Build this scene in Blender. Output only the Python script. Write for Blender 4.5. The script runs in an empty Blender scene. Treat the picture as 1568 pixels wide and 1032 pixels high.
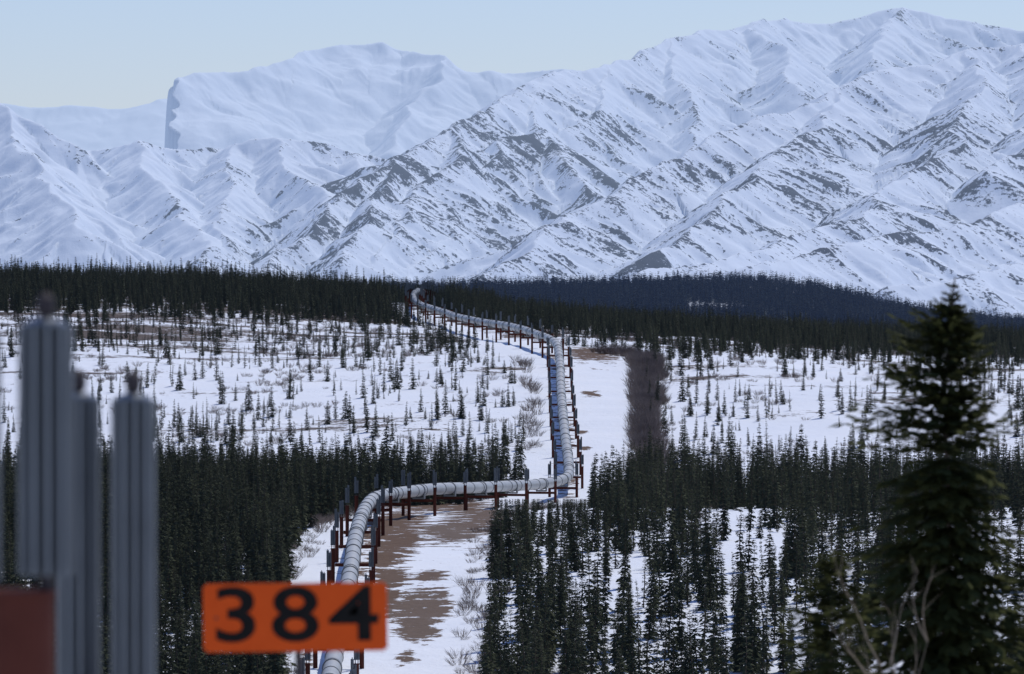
import bpy, bmesh, math, random
import numpy as np
from mathutils import Vector
random.seed(7); rng=np.random.default_rng(11)
F=8711.0; CU=784.0; HV=400.0; Z0=30.0
def W(u,v,d): return ((u-CU)/F*d, d, Z0+(HV-v)/F*d)
# ---------------------------------------------------------------- noise
def _h(ix,iy,seed):
    h=(ix.astype(np.int64)*374761393+iy.astype(np.int64)*668265263+seed*1442695041)&0xffffffff
    h=((h^(h>>13))*1274126177)&0xffffffff
    return ((h^(h>>16))&0xffff).astype(np.float32)/65535.0
def perlin(x,y,seed=0):
    xi=np.floor(x); yi=np.floor(y); fx=(x-xi).astype(np.float32); fy=(y-yi).astype(np.float32)
    sx=fx*fx*fx*(fx*(fx*6-15)+10); sy=fy*fy*fy*(fy*(fy*6-15)+10)
    def g(ox,oy):
        a=_h(xi+ox,yi+oy,seed)*6.2831853
        return np.cos(a)*(fx-ox)+np.sin(a)*(fy-oy)
    a=g(0,0);b=g(1,0);c=g(0,1);d=g(1,1)
    return ((a+(b-a)*sx)+((c+(d-c)*sx)-(a+(b-a)*sx))*sy)*1.5
def fbm(x,y,o=4,seed=0,gain=.5):
    r=0;a=1.0
    for i in range(o):
        r=r+a*perlin(x,y,seed+i*17); x=x*2.03+5.1; y=y*2.03+3.7; a*=gain
    return r
def ridged(x,y,o=4,seed=0,gain=.5):
    r=0;a=1.0
    for i in range(o):
        r=r+a*(1-2*np.abs(perlin(x,y,seed+i*31))); x=x*2.07+1.3; y=y*2.07+9.2; a*=gain
    return r
def sstep(a,b,x):
    t=np.clip((x-a)/(b-a),0,1); return t*t*(3-2*t)
# ---------------------------------------------------------------- mesh helpers
def link(o,parent=None):
    bpy.context.scene.collection.objects.link(o)
    if parent: o.parent=parent
    return o
def mesh_np(name,verts,quads,mats=(),attrs=None):
    me=bpy.data.meshes.new(name); nq=len(quads)
    me.vertices.add(len(verts)); me.vertices.foreach_set('co',np.asarray(verts,dtype=np.float32).ravel())
    li=np.asarray(quads,dtype=np.int32).ravel(); me.loops.add(len(li)); me.loops.foreach_set('vertex_index',li)
    me.polygons.add(nq); me.polygons.foreach_set('loop_start',(np.arange(nq)*4).astype(np.int32))
    me.polygons.foreach_set('use_smooth',np.ones(nq,dtype=bool))
    for m in mats: me.materials.append(m)
    me.update(calc_edges=True)
    if attrs:
        for k,a in attrs.items():
            at=me.attributes.new(k,'FLOAT','POINT'); at.data.foreach_set('value',np.asarray(a,dtype=np.float32).ravel())
    return me
def gridquads(nr,nc):
    i=np.arange((nr)*(nc)).reshape(nr,nc)
    return np.stack([i[:-1,:-1],i[:-1,1:],i[1:,1:],i[1:,:-1]],-1).reshape(-1,4)
class MB:
    def __init__(s): s.v=[];s.f=[];s.m=[]
    def ring(s,c,r,n,tan=None,bit=None):
        b=len(s.v)
        for i in range(n):
            a=2*math.pi*i/n
            s.v.append(tuple(c+tan*(math.cos(a)*r)+bit*(math.sin(a)*r)))
        return b
    def tube(s,pts,rs,n=6,mi=0,caps=True):
        pts=[Vector(p) for p in pts]
        if isinstance(rs,(int,float)): rs=[rs]*len(pts)
        rings=[]
        for i,p in enumerate(pts):
            d=(pts[min(i+1,len(pts)-1)]-pts[max(i-1,0)]).normalized()
            up=Vector((0,0,1)) if abs(d.z)<.95 else Vector((1,0,0))
            t=d.cross(up).normalized(); b=t.cross(d).normalized()
            rings.append(s.ring(p,rs[i],n,tan=t,bit=b))
        for a,b in zip(rings[:-1],rings[1:]):
            for i in range(n):
                j=(i+1)%n; s.f.append((a+i,a+j,b+j,b+i)); s.m.append(mi)
        if caps:
            s.f.append(tuple(rings[0]+i for i in reversed(range(n)))); s.m.append(mi)
            s.f.append(tuple(rings[-1]+i for i in range(n))); s.m.append(mi)
    def box(s,c,ex,ey,ez,mi=0):
        c=Vector(c);b=len(s.v)
        for k in (-1,1):
            for j in (-1,1):
                for i in (-1,1): s.v.append(tuple(c+ex*i+ey*j+ez*k))
        for q in ((0,2,3,1),(4,5,7,6),(0,1,5,4),(2,6,7,3),(0,4,6,2),(1,3,7,5)):
            s.f.append(tuple(b+x for x in q)); s.m.append(mi)
    def mesh(s,name,mats,smooth=False):
        me=bpy.data.meshes.new(name); me.from_pydata(s.v,[],s.f)
        for m in mats: me.materials.append(m)
        me.polygons.foreach_set('material_index',s.m)
        if smooth: me.polygons.foreach_set('use_smooth',[True]*len(s.f))
        me.update(); return me
# ---------------------------------------------------------------- materials
HAZE=(0.48,0.63,0.88)
def mat(name):
    m=bpy.data.materials.new(name); m.use_nodes=True; nt=m.node_tree
    m.cycles.emission_sampling='NONE'
    b=nt.nodes['Principled BSDF']; b.inputs['Roughness'].default_value=.85
    return m,nt,b
def N(nt,t,**kw):
    n=nt.nodes.new(t)
    for k,v in kw.items(): setattr(n,k,v)
    return n
def mix(nt,fac,a,b):
    n=nt.nodes.new('ShaderNodeMix'); n.data_type='RGBA'
    for s,v in ((0,fac),(6,a),(7,b)):
        if hasattr(v,'is_output'): nt.links.new(v,n.inputs[s])
        else: n.inputs[s].default_value=v if s==0 else (*v[:3],1)
    return n.outputs[2]
def M(nt,op,a,b=0.0,c=None):
    n=nt.nodes.new('ShaderNodeMath'); n.operation=op
    for i,v in enumerate((a,b,c)):
        if v is None: continue
        if hasattr(v,'is_output'): nt.links.new(v,n.inputs[i])
        else: n.inputs[i].default_value=v
    return n.outputs[0]
def noise(nt,scale,detail=4,rough=.55,vec=None,dist=0):
    n=N(nt,'ShaderNodeTexNoise'); n.inputs['Scale'].default_value=scale; n.inputs['Detail'].default_value=detail
    n.inputs['Roughness'].default_value=rough; n.inputs['Distortion'].default_value=dist
    if vec is not None: nt.links.new(vec,n.inputs['Vector'])
    return n.outputs['Fac']
def pos(nt): return N(nt,'ShaderNodeNewGeometry').outputs['Position']
def ramp(nt,fac,a,b):
    n=nt.nodes.new('ShaderNodeMapRange'); n.interpolation_type='SMOOTHSTEP'; nt.links.new(fac,n.inputs[0])
    n.inputs[1].default_value=a; n.inputs[2].default_value=b; return n.outputs[0]
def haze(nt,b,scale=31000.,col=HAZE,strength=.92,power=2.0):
    # aerial perspective painted in: surface emission grows with world distance up the valley
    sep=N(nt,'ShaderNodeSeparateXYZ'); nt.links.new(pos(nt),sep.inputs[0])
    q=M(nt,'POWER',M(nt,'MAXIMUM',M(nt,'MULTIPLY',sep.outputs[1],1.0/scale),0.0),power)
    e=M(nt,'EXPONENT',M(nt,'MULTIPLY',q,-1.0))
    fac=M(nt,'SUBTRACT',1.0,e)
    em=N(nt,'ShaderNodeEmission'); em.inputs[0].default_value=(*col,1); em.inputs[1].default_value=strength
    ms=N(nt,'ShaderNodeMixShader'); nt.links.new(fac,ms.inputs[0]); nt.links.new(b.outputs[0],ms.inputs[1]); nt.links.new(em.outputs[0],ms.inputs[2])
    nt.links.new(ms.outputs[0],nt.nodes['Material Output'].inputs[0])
def bump(nt,b,h,dist,strength=1):
    n=N(nt,'ShaderNodeBump'); n.inputs['Distance'].default_value=dist; n.inputs['Strength'].default_value=strength
    nt.links.new(h,n.inputs['Height']); nt.links.new(n.outputs[0],b.inputs['Normal'])
def attr(nt,name): return N(nt,'ShaderNodeAttribute',attribute_name=name).outputs['Fac']
# mountain
mMount,nt,b=mat('mountain_snow_rock')
p=pos(nt); r=attr(nt,'rock')
n1=noise(nt,.08,4,.75,p)
s=M(nt,'ADD',r,M(nt,'MULTIPLY',M(nt,'SUBTRACT',n1,.5),2.6))
f=ramp(nt,s,.46,.62)
rc=mix(nt,noise(nt,.05,2,.5,p),(.016,.024,.045),(.05,.062,.095))
col=mix(nt,M(nt,'MULTIPLY',f,.94),(.66,.73,.83),rc); nt.links.new(col,b.inputs['Base Color'])
b.inputs['Specular IOR Level'].default_value=.0; b.inputs['Roughness'].default_value=1
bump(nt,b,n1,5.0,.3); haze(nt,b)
# ground
mG,nt,b=mat('snow_ground')
p=pos(nt); dirt=attr(nt,'dirt'); brush=attr(nt,'brush'); forest=attr(nt,'forest')
nA=noise(nt,.35,5,.65,p); nB=noise(nt,1.6,4,.7,p); nC=noise(nt,.08,3,.6,p)
snow=mix(nt,nC,(.70,.75,.82),(.84,.86,.885))
dcol=mix(nt,nB,(.06,.034,.020),(.18,.115,.072)); gcol=mix(nt,nB,(.08,.058,.042),(.20,.15,.115))
grav=attr(nt,'gravel')
dc=mix(nt,grav,dcol,gcol)
df=ramp(nt,M(nt,'ADD',dirt,M(nt,'ADD',M(nt,'MULTIPLY',M(nt,'SUBTRACT',nA,.5),2.5),M(nt,'MULTIPLY',M(nt,'SUBTRACT',nB,.5),1.1))),.48,.62)
bf=ramp(nt,M(nt,'ADD',brush,M(nt,'ADD',M(nt,'MULTIPLY',M(nt,'SUBTRACT',nA,.5),1.2),M(nt,'MULTIPLY',M(nt,'SUBTRACT',nB,.5),1.0))),.60,.78)
bc=mix(nt,nB,(.05,.04,.032),(.15,.115,.092))
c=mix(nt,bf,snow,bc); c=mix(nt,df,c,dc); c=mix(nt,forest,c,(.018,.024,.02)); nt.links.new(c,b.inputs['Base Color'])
b.inputs['Specular IOR Level'].default_value=.15
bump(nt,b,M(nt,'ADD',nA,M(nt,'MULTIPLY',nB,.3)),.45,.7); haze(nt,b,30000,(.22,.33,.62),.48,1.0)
# foliage
def foliage(name,a,bb,hz=None):
    m,nt,b=mat(name); oi=N(nt,'ShaderNodeObjectInfo'); n=noise(nt,2.2,2,.6,pos(nt))
    c=mix(nt,M(nt,'MULTIPLY',M(nt,'ADD',oi.outputs['Random'],n),.55),a,bb); nt.links.new(c,b.inputs['Base Color'])
    b.inputs['Roughness'].default_value=.9; b.inputs['Specular IOR Level'].default_value=.05
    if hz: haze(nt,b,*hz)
    return m
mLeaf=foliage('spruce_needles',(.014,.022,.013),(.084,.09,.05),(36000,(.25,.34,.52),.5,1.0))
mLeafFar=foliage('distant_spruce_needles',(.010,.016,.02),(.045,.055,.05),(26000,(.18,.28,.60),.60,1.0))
mLeafNear=foliage('near_spruce_needles',(.012,.019,.008),(.085,.088,.028))
mBark=foliage('bark',(.05,.04,.03),(.13,.10,.08))
mTwig=foliage('willow_twigs',(.10,.08,.07),(.27,.22,.19))
mTan=foliage('pale_twigs',(.16,.125,.085),(.30,.24,.17))
def metal(name,col,rough,metallic,var=.25,sc=3,spec=.5):
    m,nt,b=mat(name); n=noise(nt,sc,4,.6,pos(nt))
    c=mix(nt,n,tuple(x*(1-var) for x in col),tuple(min(1,x*(1+var)) for x in col)); nt.links.new(c,b.inputs['Base Color'])
    b.inputs['Metallic'].default_value=metallic; b.inputs['Roughness'].default_value=rough; b.inputs['Specular IOR Level'].default_value=spec; return m
mPipe=metal('galvanised_jacket',(.43,.43,.40),.45,.15,.2,.6)
mBand=metal('band_metal',(.22,.22,.21),.5,.3)
mFin=metal('aluminium_fins',(.22,.235,.24),.38,.45,.2)
mRust=metal('rust_steel',(.095,.028,.018),.85,.0,.35,3,.15)
mDark=metal('dark_steel',(.04,.03,.03),.7,.2)
# ---------------------------------------------------------------- ground function
DS=np.array([1,30,80,150,220,300,375,430,475,520,575,625,675,710,750,810,860,900,960,1040,1120,1200,1350,2000,2600,3200,3700,4100,4600,6000,9000,30000],float)
US=[-600,0,300,600,860,1000,1200,1350,1568,2200]
base=[1165,1088,934,864,815,784,778,769,735,678,616,568,540,522,510,500,492,495,505,508,500,462,440,470,492,496,430]
def col(mod):
    v=list(base)
    for k,x in mod.items(): v[k-5]=x
    return v
L={16:588,17:555,18:522,19:489,20:463,21:446,22:441,23:455,24:470,25:478,26:470,27:465,28:470}
tab=[col(L),col(L),col({**L,19:492,20:466,21:450,22:446}),
 col({16:582,17:556,18:535,19:512,20:487,21:468,22:462,23:480,24:490,26:462,27:442}),
 col({}),col({16:572,17:548,18:530,19:518,20:512,21:508,22:508,27:433}),
 col({16:578,17:556,18:541,19:530,20:524,21:520,22:520,23:518,24:515,26:450,27:430}),
 col({16:580,17:560,18:546,19:535,20:530,21:527,22:527,23:522,24:520,25:515,26:488,27:468,28:485}),
 col({16:584,17:566,18:553,19:544,20:538,21:535,22:535,23:530,24:528,25:522,26:515,27:508,28:505,29:505}),
 col({16:584,17:566,18:553,19:544,20:538,21:535,22:535,23:530,24:528,25:522,26:515,27:508,28:505,29:505})]
tabz=[]
for c_ in tab:
    z=[-3.6,-5.2,-10.3,-16.2,-21.8]+[(HV-v)/F*d for v,d in zip(c_,DS[5:])]
    z[-1]=-103; z[-2]=-103; tabz.append(z)
tabz=np.array(tabz)
LD=np.linspace(0,np.log(30000),1200); uu=np.linspace(-600,2200,281)
T1=np.array([np.interp(np.exp(LD),DS,z) for z in tabz])
T=np.array([np.interp(uu,US,T1[:,j]) for j in range(len(LD))]).T
def gsm(A,axis,s):
    k=np.exp(-.5*(np.arange(-3*s,3*s+1)/s)**2);k/=k.sum()
    P=np.concatenate([np.repeat(np.take(A,[0],axis),3*s,axis),A,np.repeat(np.take(A,[-1],axis),3*s,axis)],axis)
    return np.apply_along_axis(lambda r:np.convolve(r,k,'valid'),axis,P)
T=gsm(gsm(T,1,3),0,6)
def ground(x,y,noise_=True):
    x=np.asarray(x,float);y=np.asarray(y,float)
    yy=np.clip(y,1,30000); U=np.clip(CU+F*x/np.maximum(yy,250),-599,2199); ld=np.log(yy)
    a=(U+600)/10; b=ld/LD[-1]*(len(LD)-1)
    ia=np.clip(a.astype(int),0,len(uu)-2); ib=np.clip(b.astype(int),0,len(LD)-2); fa=a-ia; fb=b-ib
    z=(T[ia,ib]*(1-fa)+T[ia+1,ib]*fa)*(1-fb)+(T[ia,ib+1]*(1-fa)+T[ia+1,ib+1]*fa)*fb
    n=0
    if noise_:
        am=sstep(330,450,y)
        n=(perlin(x/22,y/30,5)*.45+perlin(x/7,y/9,6)*.15)*am
        n=n+perlin(x/90,y/140,8)*1.2*sstep(680,820,y)*sstep(12,35,np.abs(x-6))
    return Z0+z+n
_ds=np.exp(np.linspace(np.log(340),np.log(1350),900))
def unproj(u,v):
    x=(u-CU)/F*_ds; g=ground(x,_ds,False); vv=HV+(Z0-g)*F/_ds
    k=np.where(vv<=v)[0]; d=_ds[k[0]] if len(k) else _ds[-1]
    return (u-CU)/F*d,d
# pipeline path
PP=[(495,1130,330),(508,1032,375),(534,885,430),(545,820,475),(560,777,518),(583,758,545),(640,748,575),(700,746,600),(760,745,625),(830,744,655),(866,736,678),
 (871,712,700),(864,655,748),(859,600,806),(857,548,852),(850,522,888),(820,507,925),(780,495,968),(735,487,1010),(695,480,1052),(660,468,1100),(640,459,1140),(633,449,1190),(638,440,1260),(650,436,1340),(670,432,1450)]
PW=np.array([W(*p) for p in PP])
def catmull(P,step=1.5):
    out=[]
    for i in range(len(P)-1):
        p0=P[max(i-1,0)];p1=P[i];p2=P[i+1];p3=P[min(i+2,len(P)-1)]
        n=max(2,int(np.linalg.norm(p2-p1)/step))
        for t in np.arange(n)/n:
            out.append(.5*((2*p1)+(-p0+p2)*t+(2*p0-5*p1+4*p2-p3)*t*t+(-p0+3*p1-3*p2+p3)*t**3))
    out.append(P[-1]); return np.array(out)
PC=catmull(PW)
gz=ground(PC[:,0],PC[:,1])
kk=np.ones(15)/15; gs=np.convolve(np.pad(gz,7,mode='edge'),kk,'valid')
PC[:,2]=.5*PC[:,2]+.5*(gs+2.4); PC[:,2]=np.clip(PC[:,2],gs+1.7,gs+3.4)
PC[:,2]=np.convolve(np.pad(PC[:,2],5,mode='edge'),np.ones(11)/11,'valid')
def pipedist(x,y):
    sh=np.shape(x); x=np.ravel(x);y=np.ravel(y); best=np.full(x.shape,1e9)
    Q=PC[::6,:2]
    for a,b in zip(Q[:-1],Q[1:]):
        m=(y>min(a[1],b[1])-25)&(y<max(a[1],b[1])+25)&(np.abs(x-a[0])<40)
        if not m.any(): continue
        ab=b-a; L2=ab@ab; t=np.clip(((x[m]-a[0])*ab[0]+(y[m]-a[1])*ab[1])/L2,0,1)
        best[m]=np.minimum(best[m],np.hypot(x[m]-a[0]-t*ab[0],y[m]-a[1]-t*ab[1]))
    return best.reshape(sh)
RL=np.array([(330,480),(375,478),(430,478),(475,485),(520,500),(560,560),(620,600),(675,800),(700,832),(750,828),(810,830),(870,815),(900,800),(960,740),(1040,690),(1120,620),(1300,600)],float)
RR=np.array([(330,690),(375,690),(430,702),(475,712),(520,722),(560,765),(590,790),(620,830),(650,880),(675,915),(700,965),(750,968),(810,966),(870,965),(900,960),(925,900),(960,830),(1040,740),(1120,680),(1300,660)],float)
def corridor(x,y):
    U=CU+F*x/np.maximum(y,1); l=np.interp(y,RL[:,0],RL[:,1]); r=np.interp(y,RR[:,0],RR[:,1])
    w=np.minimum(U-l,r-U)*y/F   # metres inside
    return np.where((y>320)&(y<1300),w,-50)
# ---------------------------------------------------------------- ground mesh
t=np.linspace(-1,1,760); sx=.13*t+.87*np.sign(t)*np.abs(t)**5
ys=np.concatenate([np.linspace(-300,330,60),np.linspace(331.5,1300,640),np.exp(np.linspace(np.log(1303),np.log(60000),170))])
S,Y=np.meshgrid(sx,ys); X=S*(360+np.maximum(Y,0)*1.15)
Zg=ground(X,Y)
pd=pipedist(X,Y); cw=corridor(X,Y)
dirt=np.zeros_like(X); grav=np.zeros_like(X)
def blob(u,v,ru,rv,g,amp=1.):
    global dirt,grav
    x0,y0=unproj(u,v); _,y1=unproj(u,v-rv); _,y2=unproj(u,v+rv)
    rx=ru/F*y0*1.2; ry=max(2.5,(y1-y2)/2)*1.25
    e=np.exp(-(((X-x0)/rx)**2+((Y-y0)/ry)**2)**1.2)*amp
    grav=np.where(e>dirt,g,grav); dirt=np.maximum(dirt,e)
for a in [(610,800,50,24,0),(605,835,38,24,0),(730,792,60,15,.5),(690,815,55,16,.9),(600,885,32,14,.2),(655,882,30,10,.4),(640,925,54,28,.7),(640,965,38,18,.7),(585,860,24,16,0),(595,910,20,20,.1),(670,775,90,9,0),
          (905,541,42,10,.1),(905,604,16,4,.2),(890,664,12,3,.3),(895,690,10,3,.3),(860,640,14,80,.3,.4),(820,512,40,6,0),(470,1010,10,12,.2,.6),(620,1010,18,12,.6,.75)]:
    blob(*a)
grass=np.exp(-(pd/2.4)**2)*.5*(Y>340)
dirt=np.maximum(dirt,grass)-.35*(dirt<.05)
U=CU+F*X/np.maximum(Y,1)
band=fbm(X/45,Y/16,3,40)
brush=(.38+.42*band)*sstep(690,760,Y)
brush+=.24*sstep(915,980,Y)*(U<760)+.26*sstep(985,1020,Y)*(U>=760)+.2*sstep(1060,1100,Y)*(U<760)
brush+=np.where((Y<700),.22,0)
brush=np.where(cw>-.5,-.6,brush); brush=np.where(Y<330,.2,brush)
brush=np.clip(brush,-1,1.0)*(Y<1600)
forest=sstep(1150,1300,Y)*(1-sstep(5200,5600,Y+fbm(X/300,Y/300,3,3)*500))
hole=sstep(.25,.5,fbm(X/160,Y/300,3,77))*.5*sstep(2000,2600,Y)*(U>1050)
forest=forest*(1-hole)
meG=mesh_np('ground',np.stack([X,Y,Zg],-1).reshape(-1,3),gridquads(*X.shape),mats=[mG],attrs={'dirt':dirt,'gravel':grav,'brush':brush,'forest':forest})
link(bpy.data.objects.new('snowy_ground',meG))
# ---------------------------------------------------------------- mountains
def boxblur(A,n0,n1):
    for ax,n in ((0,n0),(1,n1)):
        if n<1: continue
        P=np.concatenate([np.repeat(np.take(A,[0],ax),n+1,ax),A,np.repeat(np.take(A,[-1],ax),n,ax)],ax)
        c=np.cumsum(P.astype(np.float64),ax); m=A.shape[ax]
        A=(np.take(c,range(2*n+1,2*n+1+m),ax)-np.take(c,range(0,m),ax))/(2*n+1)
    return A
def massif(name,ridges,ur,dr,nu,nd,k=.8,Lf=1400,spur=True,warp=(45,12),namp=12,gul=20,rockw=0.,seed=0,sp1=210,sp2=110,bottom=-140,rockfun=None,post=None):
    R=random.Random(seed)
    us=np.linspace(*ur,nu); ds=np.linspace(*dr,nd)
    Ug,Dg=np.meshgrid(us,ds); Xm=(Ug-CU)/F*Dg; Ym=Dg.copy()
    wx=Xm+fbm(Xm/420,Ym/420,3,seed+1)*warp[0]+fbm(Xm/90,Ym/90,2,seed+2)*warp[1]
    wy=Ym+fbm(Xm/420,Ym/420,3,seed+3)*warp[0]+fbm(Xm/90,Ym/90,2,seed+4)*warp[1]
    H=np.full(Xm.shape,-1e4); SS=np.zeros_like(H); DD=np.zeros_like(H)
    segs=[]
    def addpoly(pts,lvl):
        off=R.uniform(0,50000)
        for a,b in zip(pts[:-1],pts[1:]):
            segs.append((a,b,lvl,off)); off+=float(np.hypot(*(b-a)[:2]))
    def walk(p,ang,slope,length,n,wig,lvl):
        pts=[np.array(p)]; st=length/n
        for i in range(n):
            ang+=R.uniform(-wig,wig); q=pts[-1].copy(); q[0]+=math.cos(ang)*st; q[1]+=math.sin(ang)*st
            q[2]-=slope*st*R.uniform(.6,1.3)*(1-.45*i/n); pts.append(q)
        addpoly(pts,lvl); return pts
    def spawn(pts,space,lvl):
        acc=R.uniform(0,space)
        for a,b in zip(pts[:-1],pts[1:]):
            L=np.hypot(*(b-a)[:2]); 
            while acc<L:
                t=acc/L; p=a+(b-a)*t; hgt=p[2]-(Z0+bottom)
                for sgn in (-1,1):
                    if R.random()<.12 or hgt<60: continue
                    an=math.atan2(b[1]-a[1],b[0]-a[0])+sgn*(R.uniform(.75,1.35))
                    if lvl==1:
                        ln=min(1500,hgt/.5*R.uniform(.6,1.1)); q=walk(p-np.array([0,0,6.]),an,.60,ln,7,.28,1); spawn(q[1:],sp2,2)
                    else:
                        ln=min(420,hgt/.6*R.uniform(.3,.7)); walk(p-np.array([0,0,6.]),an,.68,ln,3,.3,2)
                acc+=space*R.uniform(.6,1.5)
            acc-=L
    for rd_ in ridges:
        pts=[np.array(W(*q)) for q in rd_['p']]; addpoly(pts,0)
        if spur and rd_.get('s',True): spawn(pts,sp1,1)
    for a,b,lvl,off in segs:
        rad=(9e9,700,260)[lvl]
        if lvl==0: sl=(slice(None),slice(None))
        else:
            y0=min(a[1],b[1])-rad;y1=max(a[1],b[1])+rad
            i0=int(np.clip((y0-dr[0])/(dr[1]-dr[0])*(nd-1),0,nd));i1=int(np.clip((y1-dr[0])/(dr[1]-dr[0])*(nd-1)+1,0,nd))
            u0=CU+F*(min(a[0],b[0])-rad)/max(a[1],1); u1=CU+F*(max(a[0],b[0])+rad)/max(a[1],1)
            j0=int(np.clip((u0-ur[0])/(ur[1]-ur[0])*(nu-1),0,nu));j1=int(np.clip((u1-ur[0])/(ur[1]-ur[0])*(nu-1)+1,0,nu))
            if i1<=i0 or j1<=j0: continue
            sl=(slice(i0,i1),slice(j0,j1))
        x=wx[sl];y=wy[sl]; ab=b-a; L2=ab[0]**2+ab[1]**2+1e-6
        t=np.clip(((x-a[0])*ab[0]+(y-a[1])*ab[1])/L2,0,1)
        d=np.sqrt((x-a[0]-t*ab[0])**2+(y-a[1]-t*ab[1])**2)
        h=a[2]+t*ab[2]-k*(1,1.05,1.1)[lvl]*Lf*(1-np.exp(-d/Lf))
        m=h>H[sl]; H[sl][m]=h[m]; DD[sl][m]=d[m]; SS[sl][m]=(off+t*math.sqrt(L2))[m]
    H=.5*H+.5*boxblur(boxblur(H,1,2),1,2)
    # gullies running straight down the fall line from each crest
    st=ridged(SS/70,DD/420,2,seed+50,.6); st2=perlin(SS/22,DD/150,seed+60)
    dep=np.clip(DD/90,0,1)
    H+=gul*(st-.8)*dep*.55+gul*.26*st2*dep
    H+=namp*(ridged(Xm/230,Ym/230,4,seed+9,.5)-1.0)*.45
    if post: H=post(H,Ug,Xm,Ym)
    H=np.maximum(H,Z0+bottom+perlin(Xm/300,Ym/300,seed)*8)
    cv=(H-boxblur(H,3,5)); cv2=(H-boxblur(H,12,22))
    rock=np.clip(cv/4,-1,1)*.24+np.clip(cv2/18,-1,1)*.14+.40*perlin(SS/16+7,DD/130,seed+70)+.26*perlin(SS/8+3,DD/60,seed+71)+.46*fbm(Xm/190,Ym/190,3,seed+72)
    V=HV-(H-Z0)*F/Dg
    rock=rock+(rockfun(Ug,V,Xm,Ym,H) if rockfun else rockw)
    me=mesh_np(name,np.stack([Xm,Ym,H],-1).reshape(-1,3),gridquads(nd,nu),mats=[mMount],attrs={'rock':rock})
    link(bpy.data.objects.new(name,me))
def rd(pts,s=True): return {'p':pts,'s':s}
massif('snowy_mountain',[rd([(-900,150,27000),(-300,165,26500),(0,156,26000),(60,163,26000),(110,160,26000),(190,166,26000),(240,152,26000),(300,140,26500),(420,170,26500)])],
  (-700,520),(24500,27500),420,150,k=.45,namp=10,gul=8,rockw=-1.8,seed=3,sp1=420,sp2=260)
def cliff(H,U,x,y): return H-420*sstep(0,1,(270+16*perlin(y/260,y/90,4)+5*perlin(y/60,x/60,9)-U)/14)
massif('snowy_mountain',[rd([(200,124,21000),(272,124,21000),(290,118,21100),(320,111,21200),(380,107,21400),(430,88,21600),(480,77,21800),(540,66,22000),(572,62,22000),(600,75,22000),(650,81,21900),(700,83,21800),(722,98,21700),(745,108,21700),(790,109,21700),(860,104,21700),(980,120,21800)],False),
  rd([(150,260,19900),(262,255,19900),(420,262,20000),(640,275,20000)],False),
  rd([(700,85,21800),(655,150,21200),(610,215,20600)],False)],
  (150,1050),(19500,22600),760,330,k=.62,Lf=2600,spur=False,warp=(90,6),namp=14,gul=7,rockw=-1.6,seed=21,post=cliff)
def rfD(u,v,x,y,h): return -.10+.26*sstep(250,330,v)*sstep(250,400,u)-.16*(u<250)
massif('snowy_mountain',[rd([(-500,60,15200),(-200,110,15200),(0,160,15000),(30,188,15000),(60,212,15100),(130,230,15400),(175,222,15300),(210,213,15100),(250,227,15200),(330,226,15400),(372,218,15200),(430,207,15200),(500,215,15300),(545,230,15300),(590,243,15300),(680,250,15400),(800,260,15600)]),
  rd([(0,160,15000),(25,215,14700),(60,265,14400),(90,300,14100),(120,340,13800)]),rd([(210,213,15100),(235,265,14700),(270,310,14400),(300,360,14000),(310,400,13700)]),
  rd([(372,218,15200),(350,265,14800),(330,310,14400),(330,370,14000)]),rd([(430,207,15200),(455,255,14850),(500,300,14500),(470,350,14200),(440,400,13900)]),rd([(545,230,15300),(560,280,14900),(520,330,14500)])],
  (-500,800),(13000,16000),900,420,k=.78,Lf=1200,seed=5,rockfun=rfD)
def rfB(u,v,x,y,h):
    return -.16+.44*sstep(110,210,v)*(1-sstep(900,1000,u))-.10*sstep(330,420,v)+.14*(u>930)*sstep(60,130,v)-.06*(u>1000)+.22*np.exp(-((u-800)/70)**2-((v-260)/45)**2)+.15*np.exp(-((u-560)/90)**2-((v-330)/50)**2)
massif('snowy_mountain',[rd([(300,445,13000),(340,428,13100),(380,415,13250),(450,372,13600),(520,310,14000),(560,268,14250),(600,243,14500),(640,218,14750),(680,195,15000),(740,163,15400),(780,145,15700),(830,112,16100),(870,108,16300),(930,97,16600),(980,80,16900),(1040,55,17300),(1070,48,17500),(1100,44,17700),(1135,46,17800),(1160,30,18000),(1200,27,18200),(1240,35,18300),(1310,24,18400),(1380,8,18500),(1440,20,18500),(1500,35,18500),(1568,42,18500),(1750,30,18500),(2000,60,18500)]),
  rd([(830,112,16100),(810,160,15700),(830,200,15300),(780,208,15050),(750,240,14800),(715,290,14450),(705,318,14200),(675,370,13850),(630,420,13500),(600,440,13350)]),
  rd([(830,203,15300),(870,235,15000),(905,275,14700),(930,300,14500)]),
  rd([(930,97,16600),(900,160,16000),(880,200,15600)]),rd([(1040,55,17300),(1040,120,16700),(1075,180,16200),(1060,230,15800)]),
  rd([(1160,30,18000),(1200,90,17300),(1215,130,16900)]),rd([(1380,8,18500),(1350,50,17900),(1330,100,17300)]),
  rd([(600,243,14500),(600,290,14100),(560,340,13700),(520,390,13350)]),rd([(690,192,15000),(690,250,14500),(640,310,14050),(600,360,13700),(560,410,13350)])],
  (230,1900),(12600,18900),1250,640,k=.78,Lf=1400,seed=8,rockfun=rfB)
def rfC(u,v,x,y,h):
    return -.06+.30*sstep(150,240,v)-.16*sstep(360,440,v)+.12*sstep(1150,1250,u)*(1-sstep(210,260,v))*sstep(110,170,v)
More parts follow.
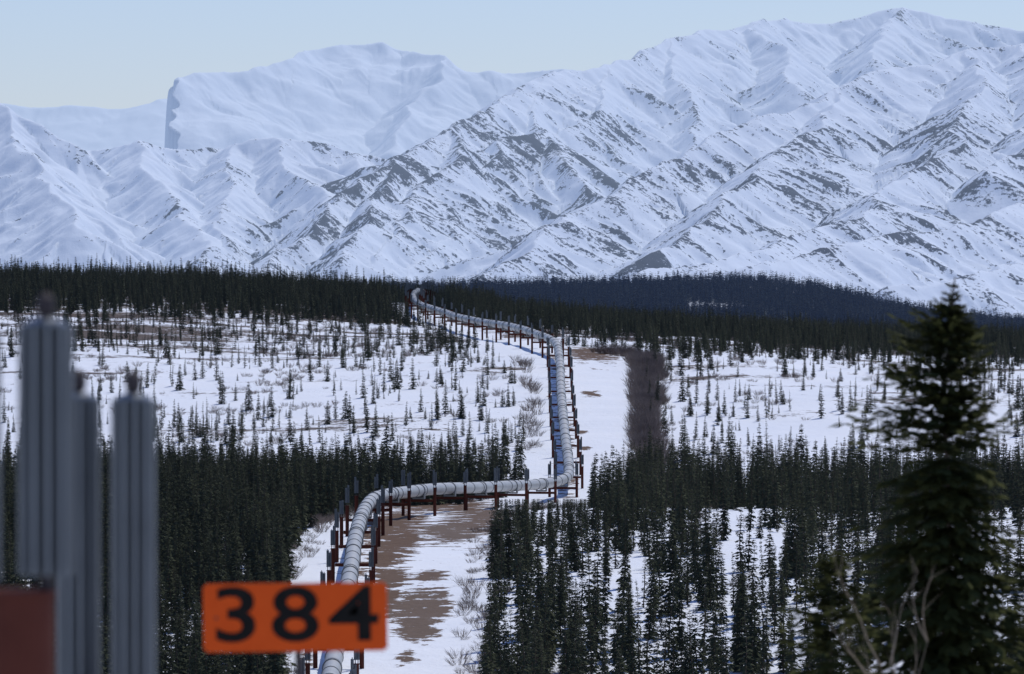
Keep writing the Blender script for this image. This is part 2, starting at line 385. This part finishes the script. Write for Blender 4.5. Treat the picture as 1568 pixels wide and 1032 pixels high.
massif('snowy_mountain',[rd([(660,450,11900),(700,440,12000),(740,420,12100),(800,382,12350),(870,335,12650),(930,300,12900),(1000,256,13200),(1080,216,13500),(1140,190,13700),(1200,168,13900),(1270,132,14200),(1340,112,14400),(1420,96,14600),(1475,74,14800),(1520,70,14900),(1568,66,14900),(1700,60,14900),(2000,90,14900)]),
  rd([(1475,74,14800),(1500,130,14200),(1460,190,13600),(1440,235,13200),(1370,285,12700),(1300,335,12200),(1200,365,11800),(1090,395,11400),(980,420,11100)]),
  rd([(1270,132,14200),(1260,190,13700),(1200,240,13250),(1130,290,12800),(1060,340,12400),(1000,385,12050)]),
  rd([(1700,250,12600),(1568,310,12000),(1460,340,11600),(1380,356,11300),(1290,372,11000),(1150,400,10700),(1000,425,10500)]),
  rd([(1700,380,11200),(1568,400,10800),(1480,420,10500),(1400,440,10300)]),
  rd([(1568,66,14900),(1600,160,14000),(1568,220,13300),(1540,260,12900)])],
  (560,1950),(9900,15300),1150,560,k=.66,Lf=1600,seed=12,rockfun=rfC,bottom=-112)
# ---------------------------------------------------------------- vegetation prototypes
def clump_quads(c,ax,side,L,Wd):
    return [c, c+ax*L*.45+side*Wd, c+ax*L, c+ax*L*.45-side*Wd]
def make_spruce(name,H,R,levels,nb,ncl,seed,leafmat,barkmat,clsize=1.0,lean=.02,pw=.8,skip=.06,tip=0):
    r=random.Random(seed)
    mb=MB(); bx=r.uniform(-lean,lean)*H
    tr=lambda z:Vector((bx*(z/H)**2+.01*H*math.sin(z*1.3+seed)*z/H,.008*H*math.sin(z*1.7+seed*2),z))
    mb.tube([tr(H*i/6) for i in range(7)],[max(.012,.012*H*(1-i/6.05)) for i in range(7)],5,1)
    side_w=[r.uniform(.7,1.25) for _ in range(8)]
    for l in range(levels):
        f=(l+r.uniform(-.4,.4))/levels; z=H*(.05+.95*f)
        if z>=H: continue
        rad=R*((1-f)**pw)*(0.68+.32*math.sin(f*37+seed)*math.sin(f*17+2*seed)+r.uniform(-.05,.25))+.02*R*2
        if f<.12: rad*=.55+f*3.5
        if tip and (1-f)<tip: rad*=max(.12,((1-f)/tip))**.9
        for b in range(nb):
            if r.random()<skip: continue
            a=2*math.pi*(b+r.random())/nb; rr=rad*r.uniform(.6,1.15)*side_w[int(a/6.2832*8)%8]
            o=tr(z); out=Vector((math.cos(a),math.sin(a),0)); dr=r.uniform(-.55,-.15) if f<.75 else r.uniform(-.2,.5)
            dv=(out+Vector((0,0,dr))).normalized(); sd=Vector((-math.sin(a),math.cos(a),0))
            for c in range(ncl):
                s=(c+r.random()*.7)/ncl
                p=o+dv*rr*s*.85+Vector((0,0,.10*rr*s*s))
                sz=clsize*(.22*R*(.45+.55*(1-f)) +.35*rr/ncl*1.6)*r.uniform(.7,1.3)
                if tip and (1-f)<tip: sz*=max(.35,(1-f)/tip)
                a2=(dv+sd*r.uniform(-.9,.9)+Vector((0,0,r.uniform(-.5,.25)))).normalized()
                s2=a2.cross(Vector((r.uniform(-.6,.6),r.uniform(-.6,.6),1))).normalized()
                i=len(mb.v)
                for q in clump_quads(p,a2,s2,sz*1.5,sz*.38): mb.v.append(tuple(q))
                mb.f.append((i,i+1,i+2,i+3)); mb.m.append(0)
    return bpy.data.objects.new(name,mb.mesh(name,[leafmat,barkmat]))
def make_shrub(name,H,R,n,seed,m):
    r=random.Random(seed); mb=MB()
    for _ in range(n):
        a=r.uniform(0,6.283); rr=R*math.sqrt(r.random())*.45; p=Vector((math.cos(a)*rr,math.sin(a)*rr,-.1))
        lean=Vector((math.cos(a),math.sin(a),0))*r.uniform(.1,1.0)+Vector((0,0,1)); h=H*r.uniform(.4,1.0)
        for sub in range(3):
            st=p+lean*h*(0 if sub==0 else r.uniform(.3,.6)); d=(lean.normalized()+Vector((r.uniform(-.6,.6),r.uniform(-.6,.6),0))*(sub>0)).normalized()
            L=h*(1 if sub==0 else .5); w=.024 if sub==0 else .016
            s=d.cross(Vector((r.uniform(-1,1),r.uniform(-1,1),.1))).normalized()
            i=len(mb.v); mid=st+d*L*.55+Vector((r.uniform(-.1,.1),r.uniform(-.1,.1),0)); e=st+d*L+Vector((0,0,.1))
            for q in (st+s*w,st-s*w,mid-s*w*.8,mid+s*w*.8,e): mb.v.append(tuple(q))
            mb.f.append((i,i+1,i+2,i+3)); mb.m.append(0); mb.f.append((i+3,i+2,i+4)); mb.m.append(0)
    return bpy.data.objects.new(name,mb.mesh(name,[m]))
cS=bpy.data.collections.new('spruce_kinds')
for i in range(12):
    cS.objects.link(make_spruce('spruce_tree_kind',6,[.8,.9,1.1,.85,.7,1.0,1.25,.8,.95,.75,.62,.9][i],32,7,3,100+i,mLeaf,mBark,.9,.02,[.95,.85,1.0,.75,1.0,.85,1.1,.8,.9,.85,.7,.75][i],[.06,.06,.1,.06,.15,.06,.1,.2,.06,.1,.28,.06][i]))
cF=bpy.data.collections.new('far_spruce_kinds')
for i in range(4): cF.objects.link(make_spruce('far_spruce_kind',8,1.3,12,6,2,300+i,mLeafFar,mBark,1.6))
cB=bpy.data.collections.new('shrub_kinds')
for i in range(6): cB.objects.link(make_shrub('shrub_kind',2.0,1.6,34,500+i,mTwig))
def scatter(name,coll,pts,scl,nk):
    n=len(pts); me=bpy.data.meshes.new(name); me.vertices.add(n); me.vertices.foreach_set('co',np.asarray(pts,dtype=np.float32).ravel())
    rot=np.stack([rng.normal(0,.035,n),rng.normal(0,.035,n),rng.uniform(0,6.283,n)],-1).astype(np.float32)
    a=me.attributes.new('rot','FLOAT_VECTOR','POINT'); a.data.foreach_set('vector',rot.ravel())
    a=me.attributes.new('scl','FLOAT_VECTOR','POINT'); a.data.foreach_set('vector',np.asarray(scl,dtype=np.float32).ravel())
    a=me.attributes.new('idx','INT','POINT'); a.data.foreach_set('value',rng.integers(0,nk,n).astype(np.int32))
    o=link(bpy.data.objects.new(name,me)); ng=bpy.data.node_groups.new(name,'GeometryNodeTree')
    ng.interface.new_socket('Geometry',in_out='INPUT',socket_type='NodeSocketGeometry'); ng.interface.new_socket('Geometry',in_out='OUTPUT',socket_type='NodeSocketGeometry')
    gi=ng.nodes.new('NodeGroupInput');go=ng.nodes.new('NodeGroupOutput');ip=ng.nodes.new('GeometryNodeInstanceOnPoints');ci=ng.nodes.new('GeometryNodeCollectionInfo')
    ci.inputs[0].default_value=coll; ci.inputs[1].default_value=True; ci.inputs[2].default_value=True
    def na(nm,ty):
        q=ng.nodes.new('GeometryNodeInputNamedAttribute'); q.data_type=ty; q.inputs[0].default_value=nm; return q.outputs[0]
    l=ng.links.new; l(gi.outputs[0],ip.inputs['Points']); l(ci.outputs[0],ip.inputs['Instance']); ip.inputs['Pick Instance'].default_value=True
    l(na('idx','INT'),ip.inputs['Instance Index']); l(na('rot','FLOAT_VECTOR'),ip.inputs['Rotation']); l(na('scl','FLOAT_VECTOR'),ip.inputs['Scale']); l(ip.outputs[0],go.inputs[0])
    md=o.modifiers.new('instances','NODES'); md.node_group=ng
    print(name,n); return o
UA,UB=-350,1920
def sample(n,d0,d1,u0=UA,u1=UB):
    d=np.sqrt(rng.uniform(d0*d0,d1*d1,n)); u=rng.uniform(u0,u1,n); return (u-CU)/F*d,d,u
def dens(x,y,u):
    cl=fbm(x/16,y/34,3,60); c5=fbm(x/7,y/12,2,64)
    D=np.zeros_like(x); left=u<np.interp(y,RL[:,0],RL[:,1])
    low=y<700
    D=np.where(low&left,.27*sstep(-.75,-.2,cl+.2),D)
    D=np.where(low&~left,.16*sstep(-.55,.35,cl)*sstep(-.7,.3,c5)*(1+.3*(u>1150)*(y<560))+.10*sstep(600,650,y)+.06*(u<900),D)
    mid=(y>=700)&(y<790)
    D=np.where(mid&left,.10*sstep(-.2,.4,cl)*sstep(-.6,.3,c5)+.11*(1-sstep(700,735,y))+.03,D)
    D=np.where(mid&~left,.05*sstep(-.1,.5,cl)+.10*(1-sstep(700,725,y))+.012,D)
    sl=(y>=790)&(y<930)
    D=np.where(sl&left,.055*sstep(-.2,.5,cl)*sstep(-.6,.3,c5)+.014,D)
    D=np.where(sl&~left,.065*sstep(-.2,.5,cl)*sstep(-.6,.3,c5)+.012+.05*sstep(885,920,y),D)
    up=(y>=930)&(y<1080)
    D=np.where(up&left,.03+.04*sstep(-.2,.4,cl)+.03*sstep(1030,1080,y),D); D=np.where(up&~left,.10*sstep(-.8,.1,cl),D)
    D=np.where(y>=1080,.12,D)
    edge=(corridor(x,y)>-2.2); D=np.where(edge,0,D)
    return D
A_tot=lambda d0,d1:((UB-UA)/F)*(d1*d1-d0*d0)/2
dm=.33; x,y,u=sample(int(A_tot(335,1450)*dm),335,1450)
keep=rng.random(len(x))<dens(x,y,u)/dm; x,y,u=x[keep],y[keep],u[keep]
n_=len(x); tl=rng.random(n_)**.7
h=np.where(y<700,.4+.78*tl,np.where(y<1060,.16+.66*tl**2.0,.4+.65*tl))
h=np.where((y>1080)&(rng.random(n_)<.08),h*1.3,h); h=np.where((y>700)&(y<735),h*1.35,h)
h=np.where((y>1080)&(u>760),h*.8,h)
g=ground(x,y); vg=HV+(Z0-g)*F/y
# the right-of-way in front of the crossing keeps only low trees
zone=(u>740)&(u<905)&(y>440)&(y<668); hcap=(vg-762)*y/F/6
h=np.where(zone,np.minimum(h,hcap),h); k=h>.15; x,y,u,h,g=x[k],y[k],u[k],h[k],g[k]
scl=np.stack([h**.78*rng.uniform(.7,1.2,len(x))]*2+[h],-1)
scatter('spruce_forest',cS,np.stack([x,y,g-.1],-1),scl,12)
x,y,u=sample(8000,1450,2300,-100,1750); h=rng.uniform(.5,.9,len(x))
scatter('distant_spruce_forest',cF,np.stack([x,y,ground(x,y)-.1],-1),np.stack([h]*3,-1),4)
x,y,u=sample(24000,3300,4500,300,1750)
k=(fbm(x/160,y/300,3,77)<.42)|(u<1050); x,y,u=x[k],y[k],u[k]; h=.5+1.1*rng.random(len(x))**2
scatter('distant_spruce_forest',cF,np.stack([x,y,ground(x,y)-.1],-1),np.stack([h**.8,h**.8,h],-1),4)
x,y,u=sample(60000,340,1250); cw=corridor(x,y); cl=fbm(x/14,y/22,3,90)
wR=(u>np.interp(y,RR[:,0],RR[:,1]))
thick=(cw<-.3)&(cw>-4.6+1.6*perlin(x/6,y/14,3))&(y>690)&wR&(y<925); thickL=(cw<-.3)&(cw>-2.0)&(y>740)&~wR&(y<880); nearR=(cw<-.2)&(cw>-3.5)&(y<620)
P=np.where(thick,.9,np.where(thickL,.4,np.where(nearR,.5,0)))
P=np.maximum(P,.30*sstep(.1,.6,cl)*(y>690)); P=np.maximum(P,.16*sstep(.1,.6,cl)*(cw<-1)*(y<=690)); P=np.maximum(P,.28*(y>930)*sstep(-.2,.4,cl))
P=np.where(cw>-.2,0,P)
k=rng.random(len(x))<P; x,y,u=x[k],y[k],u[k]; tk=(thick|thickL)[k]
h=np.where(tk,rng.uniform(.4,1.1,len(x)),rng.uniform(.2,.6,len(x)))
scatter('willow_brush',cB,np.stack([x,y,ground(x,y)],-1),np.stack([h**.7]*2+[h],-1),6)
x,y,u=sample(14000,690,930,955,1060); cw=corridor(x,y)
k=(cw<-.3)&(cw>-4.4+1.6*perlin(x/6,y/14,3))&(rng.random(len(x))<.09); x,y=x[k],y[k]; h=rng.uniform(.5,1.1,len(x))
scatter('willow_brush',cB,np.stack([x,y,ground(x,y)],-1),np.stack([h**.7]*2+[h],-1),6)
# ---------------------------------------------------------------- pipeline
def empty(name,loc=(0,0,0)):
    e=bpy.data.objects.new(name,None); e.location=loc; link(e); return e
pl=empty('oil_pipeline')
seg=np.linalg.norm(np.diff(PC,axis=0),axis=1); cum=np.concatenate([[0],np.cumsum(seg)])
def at(s):
    p=np.array([np.interp(s,cum,PC[:,i]) for i in range(3)]); q=np.array([np.interp(s+.5,cum,PC[:,i]) for i in range(3)])-np.array([np.interp(s-.5,cum,PC[:,i]) for i in range(3)])
    return Vector(p),Vector(q).normalized()
mb=MB(); mb.tube([tuple(p) for p in PC],.60,20,0)
link(bpy.data.objects.new('pipe',mb.mesh('pipe',[mPipe],True)),pl)
mb=MB(); s=4.0
while s<cum[-1]:
    p,d=at(s); mb.tube([p-d*.12,p+d*.12],.645,20,0); s+=6.1
link(bpy.data.objects.new('joint_bands',mb.mesh('joint_bands',[mBand])),pl)
def finned(mb,base,top,r,nf,rc,mi,th=.006):
    b=Vector(base); t=Vector(top); mb.tube([b,t],rc,8,mi)
    h=(t-b).length
    for i in range(nf):
        a=2*math.pi*(i+.3)/nf; o=Vector((math.cos(a),math.sin(a),0)); sd=Vector((-math.sin(a),math.cos(a),0))
        mb.box((b+t)/2+o*(r+rc)/2,o*((r-rc)/2),sd*th,Vector((0,0,h/2)),mi)
mb=MB(); s=6.0; i=0
while s<cum[-1]-5:
    p,d=at(s); n=Vector((d.y,-d.x,0)).normalized(); dd=Vector((-n.y,n.x,0))
    for sg in (-1,1):
        q=p+n*sg*1.62; gz_=float(ground(q.x,q.y)); top=p.z+.25
        mb.tube([(q.x,q.y,gz_-.3),(q.x,q.y,top)],.17,10,1); mb.tube([(q.x,q.y,top),(q.x,q.y,top+.06)],.20,10,1)
        for e in (-.09,.09):
            hh=1.35+.25*math.sin(i*2.3+e*9+sg)
            c=q+dd*e*1.0+n*e
            mb.tube([(c.x,c.y,top+.05),(c.x,c.y,top+.3)],.035,6,2)
            finned(mb,(c.x,c.y,top+.3),(c.x,c.y,top+.3+hh),.10,8,.05,0)
            mb.tube([(c.x,c.y,top+.3+hh),(c.x,c.y,top+.4+hh)],.03,6,2)
    bz=p.z-.6-.42
    c=Vector((p.x,p.y,bz)); mb.box(c,n*1.45,dd*.13,Vector((0,0,.13)),1)
    mb.box(Vector((p.x,p.y,bz+.24)),n*.55,d*.5,Vector((0,0,.075)),3)
    for sg in (-1,1): mb.box(Vector((p.x,p.y,bz+.5))+n*sg*.56,n*.05,d*.35,Vector((0,0,.30)),3)
    mb.tube([p-d*.16,p+d*.16],.675,20,3)
    s+=20.0; i+=1
link(bpy.data.objects.new('supports',mb.mesh('supports',[mFin,mRust,mDark,mBand])),pl)
# ---------------------------------------------------------------- foreground heat-pipe posts
def radpost(u_post,d,rads,posttop,rpost,name='heat_pipe_support_post'):
    root=empty(name); x,_,zt=W(u_post,posttop,d); gz_=float(ground(x,d)); m2=MB()
    m2.tube([(x,d,gz_-.3),(x,d,zt),],rpost,32,0); m2.tube([(x,d,zt),(x,d,zt+.035)],rpost*1.06,32,0); m2.tube([(x,d,zt-.5),(x,d,zt-.44)],rpost*1.04,32,0)
    link(bpy.data.objects.new('steel_post',m2.mesh('steel_post',[mRust])),root)
    for (ul,vt,vb,wd,dd) in rads:
        m3=MB(); xx,_,zT=W(ul,vt,d+dd); _,_,zB=W(ul,vb,d+dd); R=wd/2/F*(d+dd)
        finned(m3,(xx,d+dd,zB),(xx,d+dd,zT-.02),R,12,R*.38,0,.008)
        m3.tube([(xx,d+dd,zT-.02),(xx,d+dd,zT),(xx,d+dd,zT+.02)],[R*.8,R*.72,R*.3],24,0)
        m3.tube([(xx,d+dd,zT+.02),(xx,d+dd,zT+.06),(xx,d+dd,zT+.11),(xx,d+dd,zT+.14)],[.03,.045,.04,.012],12,1)
        m3.tube([(xx,d+dd,zt-.02),(xx,d+dd,zB)],.038,12,1)
        link(bpy.data.objects.new('finned_radiator',m3.mesh('finned_radiator',[mFin,mDark])),root)
radpost(30,27,[(70,492,880,84,0),(-38,505,890,78,.05)],915,.165)
radpost(160,31,[(204,607,1045,68,0),(120,605,1045,66,.12)],1075,.17)
# ---------------------------------------------------------------- sign
mOr,nt,b=mat('orange_sign_paint'); n=noise(nt,6,5,.6,pos(nt)); nt.links.new(mix(nt,n,(.60,.065,.006),(.74,.10,.012)),b.inputs['Base Color']); b.inputs['Roughness'].default_value=.75; b.inputs['Specular IOR Level'].default_value=.15
mBk,nt,b=mat('black_sign_paint'); nt.links.new(mix(nt,noise(nt,9,3,.5,pos(nt)),(.006,.006,.006),(.02,.018,.015)),b.inputs['Base Color']); b.inputs['Specular IOR Level'].default_value=.1
ds=45.; x0,_,z1=W(311,893,ds); x1,_,z2=W(593,998,ds); sg=empty('marker_sign',((x0+x1)/2,ds,(z1+z2)/2)); sg.rotation_euler=(0,math.radians(-.6),0)
w=(x1-x0)/2; hh=(z1-z2)/2; bm=bmesh.new(); bmesh.ops.create_cube(bm,size=1); bmesh.ops.scale(bm,vec=(2*w,.012,2*hh),verts=bm.verts)
bmesh.ops.bevel(bm,geom=[e for e in bm.edges if abs((e.verts[0].co-e.verts[1].co).y)>.005],offset=.02,segments=4,affect='EDGES')
me=bpy.data.meshes.new('plate'); bm.to_mesh(me); bm.free(); me.materials.append(mOr); link(bpy.data.objects.new('plate',me),sg)
m4=MB(); px=(456-CU)/F*ds-(x0+x1)/2; gz_=float(ground(px+(x0+x1)/2,ds))-(z1+z2)/2
m4.tube([(px,.045,gz_-.3),(px,.045,hh*.8)],.03,10,0); m4.box((0,.02,.12),Vector((w*.9,0,0)),Vector((0,.012,0)),Vector((0,0,.02)),0)
for bx in (-w*.86,w*.9): m4.tube([(bx,-.010,.0),(bx,-.004,.0)],.012,8,0)
link(bpy.data.objects.new('signpost',m4.mesh('signpost',[mDark])),sg)
cu=bpy.data.curves.new('digits','FONT'); cu.body='384'; cu.size=.60; cu.offset=.010; cu.extrude=.002; cu.align_x='CENTER'; cu.align_y='CENTER'; cu.space_character=1.18; cu.materials.append(mBk)
to=bpy.data.objects.new('digits',cu); link(to,sg); to.location=(0,-.0095,0); to.rotation_euler=(math.pi/2,0,0); to.scale=(1.32,1,1)
# ---------------------------------------------------------------- foreground conifers, bare brush
def placetree(u,v,d,H,R,seed,levels,nb,ncl,name='spruce_tree',cs=.4,pw=.5,tip=.05,skip=.08):
    x,_,zt=W(u,v,d); o=make_spruce(name,H,R,levels,nb,ncl,seed,mLeafNear,mBark,cs,.01,pw,skip,tip); link(o); o.location=(x,d,zt-H); o.rotation_euler=(0,0,seed); return o
dT=80.; xt=(1445-CU)/F*dT; gt=float(ground(xt,dT)); Ht=W(1445,424,dT)[2]-gt+.2
placetree(1450,424,dT,Ht,3.1,4,84,16,18,cs=.30,pw=.62,tip=.07)
placetree(1275,835,74,float(W(1262,835,74)[2]-ground((1262-CU)/F*74,74)+.1),1.9,9,60,13,10,cs=.40)
placetree(1590,830,84,float(W(1590,830,84)[2]-ground((1590-CU)/F*84,84)+.1),2.2,14,56,12,10,cs=.38)
def baretree(u,vtop,d,seed,spread,name,n=9):
    r=random.Random(seed); x,_,zt=W(u,vtop,d); g0=float(ground(x,d)); H=zt-g0; m5=MB()
    def br(p,dv,L,rad,lv):
        pts=[p];q=p.copy();dd=dv.copy()
        for i in range(5):
            dd=(dd+Vector((r.uniform(-.22,.22),r.uniform(-.22,.22),r.uniform(-.04,.12)))).normalized(); q=q+dd*L/5; pts.append(q.copy())
        m5.tube(pts,[rad*(1-i/5.6) for i in range(6)],5,0,False)
        if lv>0:
            for i in range(2,6):
                for _ in range(2):
                    if r.random()<.6: br(pts[i],(dd+Vector((r.uniform(-1,1),r.uniform(-1,1),r.uniform(-.1,.7)))).normalized(),L*r.uniform(.18,.32),rad*.4,lv-1)
    for i in range(n):
        a=r.uniform(0,6.283); br(Vector((math.cos(a)*.15,math.sin(a)*.15,-.1)),Vector((math.cos(a)*spread*r.random(),math.sin(a)*spread*r.random(),1)).normalized(),H*r.uniform(.7,.92),.03,2)
    o=bpy.data.objects.new(name,m5.mesh(name,[mTan],True)); link(o); o.location=(x,d,g0)
baretree(1345,840,71,31,.16,'bare_shrub',3)
baretree(1290,920,70,37,.2,'bare_shrub',3)
# ---------------------------------------------------------------- light, sky, camera
sc=bpy.context.scene
sd=Vector((.27,.40,.87)).normalized(); el=math.asin(sd.z); az=math.atan2(sd.x,sd.y)
w_=bpy.data.worlds.new('World'); sc.world=w_; w_.use_nodes=True; nt=w_.node_tree
sk=nt.nodes.new('ShaderNodeTexSky'); sk.sky_type='NISHITA'; sk.sun_disc=False; sk.sun_elevation=el; sk.sun_rotation=az; sk.altitude=600; sk.air_density=1.0; sk.dust_density=.3; sk.ozone_density=1.5
vm=nt.nodes.new('ShaderNodeVectorMath'); vm.operation='MULTIPLY'; vm.inputs[1].default_value=(.84,.91,1.26)
nt.links.new(sk.outputs[0],vm.inputs[0]); nt.links.new(vm.outputs[0],nt.nodes['Background'].inputs[0]); nt.nodes['Background'].inputs[1].default_value=.09
ld=bpy.data.lights.new('sun','SUN'); ld.energy=2.75; ld.angle=math.radians(.5); ld.color=(1,.96,.90); so=bpy.data.objects.new('sun',ld); link(so); so.rotation_euler=sd.to_track_quat('Z','Y').to_euler()
cd=bpy.data.cameras.new('camera'); cam=bpy.data.objects.new('camera',cd); link(cam); cam.location=(0,0,Z0); cam.rotation_euler=(math.radians(90)-math.atan(116/F),0,0)
cd.lens=200; cd.sensor_width=36; cd.clip_start=.5; cd.clip_end=90000; cd.dof.use_dof=True; cd.dof.focus_distance=720; cd.dof.aperture_fstop=3.4
sc.camera=cam
sc.view_settings.view_transform='Standard'; sc.view_settings.look='None'; sc.view_settings.exposure=0
